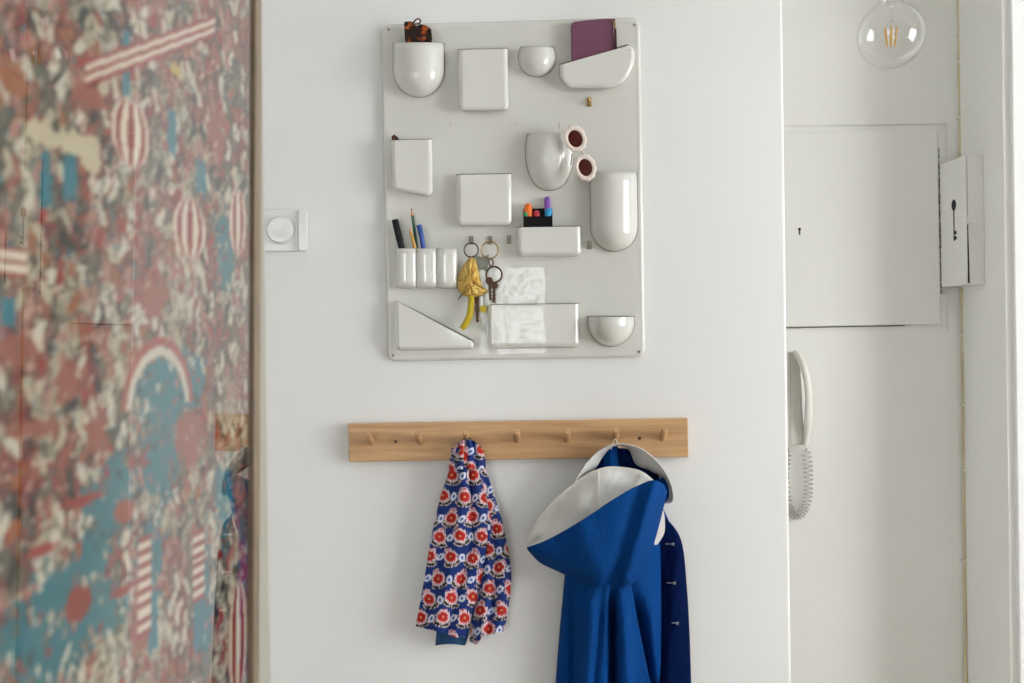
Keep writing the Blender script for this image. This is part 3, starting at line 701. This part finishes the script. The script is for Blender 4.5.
# raincoat
ct = empty('hooded_coat', P(615, 443, .03), 'bright blue hooded child coat with off-white lining hanging from the sixth peg', 'coat')
def body_d(u, v, x, y):
    base = .014 + (.018 + .042*sst(480, 560, y))*math.sin(PI*min(max(u, .0), 1))**.45
    k = sst(575, 625, y)
    x1 = 613; x2 = 631 + (y - 590)*.20; x3 = 652 + (y-600)*.03
    f = -.052*g(x, x1, 4.0)*k + .014*g(x, x1 + 9 + (y-590)*.06, 7)*k
    f += -.042*k*sst(x2 - .6, x2 + .6, x)*g(x, x2, 8)
    f += .014*g(x, 590, 11)*k - .018*g(x, 573, 4.5)*k - .012*g(x, 601 - (y-600)*.08, 4)*k + .008*g(x, x3, 6)*k
    return max(base + f, .008)
sheet('body', [(594, 482), (575, 520), (567, 560), (562, 610), (557, 670), (553, 740), (550, 800)], [(645, 482), (659, 520), (661, 560), (661.5, 610), (661.5, 670), (661, 740), (660, 800)], body_d, M['blue'], ct, 170, 150, thick=.002, wrk=.0007)
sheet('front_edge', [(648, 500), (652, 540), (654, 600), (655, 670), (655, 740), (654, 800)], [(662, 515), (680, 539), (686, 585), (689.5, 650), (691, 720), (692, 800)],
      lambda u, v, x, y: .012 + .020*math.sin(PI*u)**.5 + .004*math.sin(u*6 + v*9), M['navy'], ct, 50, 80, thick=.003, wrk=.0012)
sheet('back', [(590, 476), (580, 520), (570, 600), (562, 700), (556, 800)], [(646, 476), (672, 530), (684, 600), (688, 700), (690, 800)], lambda u, v, x, y: .006, M['blue'], ct, 12, 30, thick=.002)
for x, y in ((670, 544), (671.5, 583), (674.5, 623)):
    c0 = P(x, y, .038); bm = bmesh.new(); ax = Vector((1, -.5, .05)).normalized()
    lathe(bm, c0 - ax*.009, ax, [(0, .0012), (.013, .0012), (.0132, .003), (.0165, .003), (.017, .002)], 12); from_bm('snap', bm, M['silver'], ct)
sheet('facing', [(652, 500), (650, 520), (652, 535), (655, 545)], [(662, 505), (664.5, 518), (664, 533), (657, 544.5)], lambda u, v, x, y: .050 - .01*u, M['lining'], ct, 14, 20)
# inside of the neck, collar, hood
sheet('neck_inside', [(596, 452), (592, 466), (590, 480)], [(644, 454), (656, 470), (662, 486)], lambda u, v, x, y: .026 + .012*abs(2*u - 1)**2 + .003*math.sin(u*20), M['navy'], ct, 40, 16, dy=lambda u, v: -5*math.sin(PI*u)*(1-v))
sheet('neck_pleat', [(606, 447), (604, 460), (603, 472)], [(617, 446), (618, 460), (618, 472)], lambda u, v, x, y: .030 + .012*math.sin(PI*u), M['blue'], ct, 16, 10)
co_o = [(574, 484), (579, 474), (588, 461), (600, 450.5), (617, 444), (636, 446.5), (652, 456), (664, 470), (671, 484), (673.5, 497), (671, 503.5), (665, 504)]
co_i = [(575, 484.5), (583, 477), (596, 468), (604, 455), (617, 445.8), (629, 449.5), (636, 464), (650, 470.5), (661, 478), (669, 488), (670, 495), (665, 502)]
sheet('collar', co_o, co_i, lambda u, v, x, y: .068 - .034*u + .004*math.sin(v*14), M['lining'], ct, 16, 120, thick=.0018)
sheet('collar_underside', [(664, 477), (668.5, 488), (669, 496), (665, 501.5)], [(655, 480), (660, 490), (662, 500), (663, 503)], lambda u, v, x, y: .052 - .012*u, M['blue'], ct, 10, 20)
edge = [(527.5, 547.5), (545, 541), (565, 530.5), (590, 515), (612, 500), (635, 487), (653, 480.5), (664, 485)]
low = [(527.5, 549), (540, 562), (556, 570), (575, 578.5), (594, 586), (614, 588.5), (632, 583), (643, 570), (652, 548), (660, 520), (666.5, 492)]
def hood_d(u, v, x, y):
    s = math.sin(PI*min(v*.9 + .03, 1))**.6
    q = x + (y - 490)*.29
    wr = .013*g(q, 653, 6) - .010*g(q, 637, 7) + .007*g(x - (y - 525)*.35, 580, 13) - .004*g(x - (y-525)*.2, 556, 9) + .004*g(x - y*.9, 625 - 575*.9, 3)*sst(.55, 1, u) - .005*g(x + y*.5, 612 + 570*.5, 4)*sst(.5, 1, u)
    return .052 + .075*s*math.cos(u*PI/2*.96)**.55 + .012*s*math.sin(PI*u) + wr
sheet('hood', edge, low, hood_d, M['blue'], ct, 90, 170, thick=.0022, wrk=.0002)
up = [(527, 545), (532, 530), (541, 516), (558, 497), (575, 483), (590, 473), (606, 467.5), (622, 467.5), (640, 471), (653, 480)]
sheet('hood_lining', up, [(527.5, 549), (545, 543), (565, 532), (590, 517), (612, 502), (635, 489), (653, 482)],
      lambda u, v, x, y: .060 + .040*u*math.sin(PI*min(v*.9 + .03, 1))**.6 + .007*(math.sin(v*13 + u*3) + .6*math.sin(v*23 - u*4))*math.sin(PI*u), M['lining'], ct, 50, 140, thick=.0018, wrk=.0005)
tube('seam', [P(*p) for p in cat_rom([(598.5, 470, .071), (598.5, 485, .082), (597, 506, .094)], 14)], .0016, M['seam'], ct, 6)
tube('hood_binding', [P(x, y, .061 + .0*i) for i, (x, y) in enumerate(cat_rom(up, 60))], .0012, M['seam'], ct, 6)
tube('hanging_loop', [P(*p) for p in cat_rom([(611, 449, .045), (612.3, 444, .049), (615, 439, .052), (617.5, 443, .050), (620, 448, .045)], 16)], .0012, M['seam'], ct, 8)

# ------------------------------------------------------------------ hall: meter cupboard door
def PY(px, py, y): return P(px, py, -y)
cb = empty('wall_cupboard', PY(864, 326, HB), 'flat white painted hatch door with a keyhole set into the hall wall', 'cupboard')
q = [(786 - 6, 132.8), (786 - 6, 327.2), (941, 324), (937.5, 130.5)]
bm = bmesh.new(); add_loops(bm, [[PY(x, y, HB + .002) for x, y in q], [PY(x, y, HB - .012) for x, y in q]]); dr = bevel(from_bm('door', bm, M['hatch'], cb), .002)
bm = bmesh.new(); k = PY(799.5, 230, HB - .0122)
lathe(bm, k + ZA*.002, -YA, [(0, .0036), (.0006, .0035)], 16); add_box(bm, (k.x - .0016, k.y - .0006, k.z - .011), (k.x + .0016, k.y, k.z)); from_bm('keyhole', bm, M['dark'], dr)
# chipped gap along the hinge side and the bottom edge
bm = bmesh.new(); random.seed(3)
for i in range(26):
    y0 = 150 + i*5.6 + random.random()*2; x0 = 938.6 + (y0 - 130)*.017
    if y0 > 292: break
    p = PY(x0, y0, HB - .0125); ww = random.uniform(.0001, .0013)
    add_box(bm, (p.x - ww, p.y - .0008, p.z - .006), (p.x + ww, p.y + .0022, p.z + .005))
from_bm('hinge_gap', bm, mat('grey_gap', (.20, .19, .16), .9), cb, smooth=False)
bm = bmesh.new()
for x0, x1 in ((786, 800), (800, 858), (858, 905)):
    a, b = PY(x0, 327.4 - (x0 - 786)*.019, HB - .004), PY(x1, 327.4 - (x1 - 786)*.019, HB - .004); prism(bm, [a, b, b - ZA*.0018, a - ZA*.0018], (0, .004, 0))
from_bm('lower_gap', bm, mat('dark_gap', (.06, .055, .045), .9), cb, smooth=False)
bm = bmesh.new()                                # raised plaster surround
for (a, b, c, d) in ((775, 123.5, 946, 127.5), (775, 125, 946, 127)):
    pass
p0, p1 = PY(775, 127, HB), PY(945, 124.5, HB)
prism(bm, [p0, p1, p1 + ZA*.006, p0 + ZA*.006], (0, -.005, 0))
p2 = PY(946.5, 330, HB); prism(bm, [p1, p1 + XA*.005, p2 + XA*.005, p2], (0, -.005, 0))
struct(bevel(from_bm('trim_2', bm, M['hall']), .002))

# key cabinet on the hall's right wall
kn, kf = .232, HB - .012
kc = empty('key_cabinet', Vector((XR, (kn + kf)/2, PY(965, 285, kn).z)), 'small white metal key cabinet with a key-shaped cut-out on the hall side wall', 'key cabinet')
A0, A1 = PY(966.3, 155.2, kn), PY(966, 284.3, kn); xo = A0.x; z1, z0 = A0.z, A1.z
box('case', (xo + .0018, kn + .0005, z0), (XR, kf, z1), M['hatch'], kc, bev=.0012)
bm = bmesh.new(); B = PY(940.6, 166, kf)
dq = [(xo, kn), (B.x, kf)]
def dpt(f, z, o_=0): return Vector((xo + (B.x - xo)*f - o_, kn + (kf - kn)*f, z))
prism(bm, [dpt(0, z0), dpt(1, z0), dpt(1, z1), dpt(0, z1)], (-.0018, 0, 0)); kd = bevel(from_bm('door', bm, M['hatch'], kc), .0005)
bm = bmesh.new(); zc = PY(953, 206, .3).z; fm = .46
L = 24; prism(bm, [dpt(fm + .085*math.cos(2*PI*i/L), zc + .0125*math.sin(2*PI*i/L), .0019) for i in range(L)], (-.0006, 0, 0))
prism(bm, [dpt(fm - .018, zc - .010, .0019), dpt(fm + .018, zc - .010, .0019), dpt(fm + .018, zc - .080, .0019), dpt(fm - .018, zc - .080, .0019)], (-.0006, 0, 0))
for zz in (-.058, -.070): prism(bm, [dpt(fm - .09, zc + zz, .0019), dpt(fm, zc + zz, .0019), dpt(fm, zc + zz - .008, .0019), dpt(fm - .09, zc + zz - .008, .0019)], (-.0006, 0, 0))
from_bm('key_cutout', bm, M['dark'], kd)
bm = bmesh.new(); zt = PY(970, 219, kn).z
qq = [(xo - .001, zt + .008), (xo - .001, zt - .008)] + [(xo + .018 + .011*math.sin(PI*i/10), zt - .011*math.cos(PI*i/10)) for i in range(11)]
qq = round_poly([Vector(p) for p in qq], [0]*len(qq)); prism(bm, [(p.x, kn - .0035, p.y) for p in qq], (0, .0035, 0)); from_bm('tab', bm, M['hatch'], kd, auto=60)
bm = bmesh.new(); prism(bm, [(xo + .0005, kn - .0002, zt - .012), (xo + .002, kn - .0002, zt - .012), (xo + .0042, kn - .0002, z0 + .003), (xo + .0005, kn - .0002, z0 + .003)], (0, .002, 0)); from_bm('door_gap', bm, M['dark'], kc)

# intercom telephone
ph = empty('intercom_phone', PY(797, 445, HB), 'ivory wall intercom telephone partly hidden by the edge of the white wall', 'intercom phone')
def hslab(name, px, y0, y1, m, parent, rr, bev):
    q = round_poly([Vector(p) for p in px], rr); bm = bmesh.new(); add_loops(bm, [[PY(p.x, p.y, y0) for p in q], [PY(p.x, p.y, y1) for p in q]])
    return bevel(from_bm(name, bm, m, parent), bev)
hslab('base', [(766, 351), (766, 446), (805, 444.5), (803, 418), (801, 380), (799, 352)], HB, HB - .035, M['phone'], ph, [4, 4, 4, 30, 20, 5], .004)
hslab('cradle_line', [(789.6, 352), (790, 443), (791, 443), (790.6, 352)], HB - .0352, HB - .036, M['cord'], ph, [0]*4, 0)
out = cat_rom([(793, 349.5), (799, 351.5), (806, 362), (811, 380), (813.2, 398), (812.5, 418), (810, 436), (807.5, 446)], 30)
inn = cat_rom([(793, 356), (798, 364), (801, 372), (803.5, 380), (805, 398), (804.2, 418), (803.5, 430), (803, 446)], 30)
bm = bmesh.new(); L = []
for i in range(30):
    a, b = out[i], inn[i]; f = i/29; dep = HB - .030 - .022*math.sin(PI*f)
    ring = []
    for j in range(16):
        th = 2*PI*j/16; cu = .5 + .5*math.copysign(abs(math.cos(th))**.7, math.cos(th)); cy = math.copysign(abs(math.sin(th))**.7, math.sin(th))
        ring.append(PY(a[0]*cu + b[0]*(1-cu), a[1]*cu + b[1]*(1-cu), dep + .013*cy))
    L.append(ring)
add_loops(bm, L); from_bm('handset', bm, M['phone'], ph, auto=60)
pth = cat_rom([(806, 448), (808, 463), (808.5, 480), (808, 496), (804, 509), (798, 515), (791, 511), (787, 498), (785, 480), (786, 462), (789, 448)], 600)
bm = bmesh.new(); pts = []
for i, (x, y) in enumerate(pth):
    a, b = pth[max(i-1, 0)], pth[min(i+1, 599)]; tx, ty = b[0]-a[0], b[1]-a[1]; n_ = math.hypot(tx, ty); k = sst(0, 30, i)*sst(0, 40, 599 - i)*4.4; ph_ = i*.40
    pts.append(PY(x + (-ty/n_)*k*math.cos(ph_), y + (tx/n_)*k*math.cos(ph_), HB - .016 - .0090*(k/4.4)*math.sin(ph_)))
add_tube(bm, pts, .0013, 6); from_bm('coiled_cord', bm, M['cord'], ph, auto=80)

# old cable in the corner
pts = [PY(958.8 + (y/683)*7.2, y, HB - .008) for y in range(-60, 760, 20)]
pts = [Vector((p.x + .0009*math.sin(i*1.7), p.y, p.z)) for i, p in enumerate(pts)]
cable = empty('corner_cable', pts[-1], 'yellowed old cable clipped down the corner of the hall wall', 'cable')
tube('cable_run', pts, .0034, M['cable'], cable, 8)
for y in (34, 62, 118, 335, 350, 405, 470, 560):
    p = PY(958.6 + (y/683)*7.2, y, HB - .008); box('clip', p - Vector((.0055, .005, .0016)), p + Vector((.0045, .008, .0016)), M['hatch'], cable, bev=.0006)

# ------------------------------------------------------------------ light bulb
bz = (891 - 512)
r_ = ray(891, 34); BC = CAM + r_ * 1.90 - ZA * .002; BR = .0625
lb = empty('globe_light_bulb', BC + ZA*.1, 'unlit clear globe filament bulb hanging in front of the hall', 'light bulb')
bm = bmesh.new(); prof = [(BR*(-math.cos(a)), BR*math.sin(a)) for a in [PI*(i/40) for i in range(37)] if a < 2.72]
prof += [(BR*.97, .0235), (BR*1.06, .0195), (BR*1.2, .0170), (BR*1.38, .0160)]
lathe(bm, BC, ZA, prof, 56); bmesh.ops.delete(bm, geom=[f for f in bm.faces if len(f.verts) > 4], context='FACES_ONLY'); from_bm('globe', bm, M['glass'], lb, auto=180)
bm = bmesh.new(); lathe(bm, BC + ZA*(BR*1.36), ZA, [(0, .0150)] + [(.003 + .0036*k + q_, .0135 - .0012*(q_ > .001)) for k in range(7) for q_ in (0, .0018)] + [(.030, .006)], 28); from_bm('screw_cap', bm, M['silver'], lb)
bm = bmesh.new(); lathe(bm, BC + ZA*(BR*1.36 + .006), ZA, [(0, .0185), (.001, .021), (.045, .021), (.055, .014), (.06, .004)], 28); from_bm('socket', bm, M['switch'], lb)
tube('flex', [BC + ZA*(BR*1.36 + .064), Vector((BC.x, BC.y, CEIL))], .003, M['switch'], lb, 8)
bm = bmesh.new(); lathe(bm, BC + ZA*.018, ZA, [(0, .0012), (.012, .0022), (.03, .003), (.05, .006), (.066, .0135)], 20); from_bm('glass_stem', bm, M['glass'], lb)
for i in range(6):
    a = 2*PI*i/6 + .3; q0, q1 = Vector((math.cos(a), math.sin(a), 0)), 0
    tube('filament', [BC + q0*.0125 + ZA*.014, BC + q0*.0075 - ZA*.022], .0012, M['amber'], lb, 6)
bm = bmesh.new()
for i in range(6):
    a = 2*PI*i/6 + .3; q0 = Vector((math.cos(a), math.sin(a), 0)); add_tube(bm, [BC + ZA*.030, BC + q0*.0125 + ZA*.014], .0004, 5); add_tube(bm, [BC - ZA*.024, BC + q0*.0075 - ZA*.022], .0004, 5)
add_tube(bm, [BC + ZA*.02, BC - ZA*.024], .0005, 5)
from_bm('support_wires', bm, M['silver'], lb)

# ------------------------------------------------------------------ garden tree seen in the organiser's reflections
tr = empty('garden_tree', (-.5, YB - 2.2, 0), 'leafy green tree outside the window, seen only as a reflection in the gloss organizer', 'tree')
tube('trunk', [(-.5, YB - 2.2, 0), (-.47, YB - 2.2, 1.0), (-.55, YB - 2.15, 2.0)], [.07, .055, .03], M['bark'], tr)
bm = bmesh.new(); random.seed(11)
for i in range(800):
    c = Vector((random.gauss(-.55, .32), YB - 2.2 + random.gauss(0, .3), random.gauss(1.75, .42)))
    a = Vector((random.uniform(-1, 1), random.uniform(-1, 1), random.uniform(-1, 1))).normalized(); b = a.cross(ZA).normalized(); s = .055
    q = [bm.verts.new(c + v) for v in (-a*s, b*s*.4, a*s, -b*s*.4)]; bm.faces.new(q)
from_bm('foliage', bm, M['leaf'], tr, smooth=False)
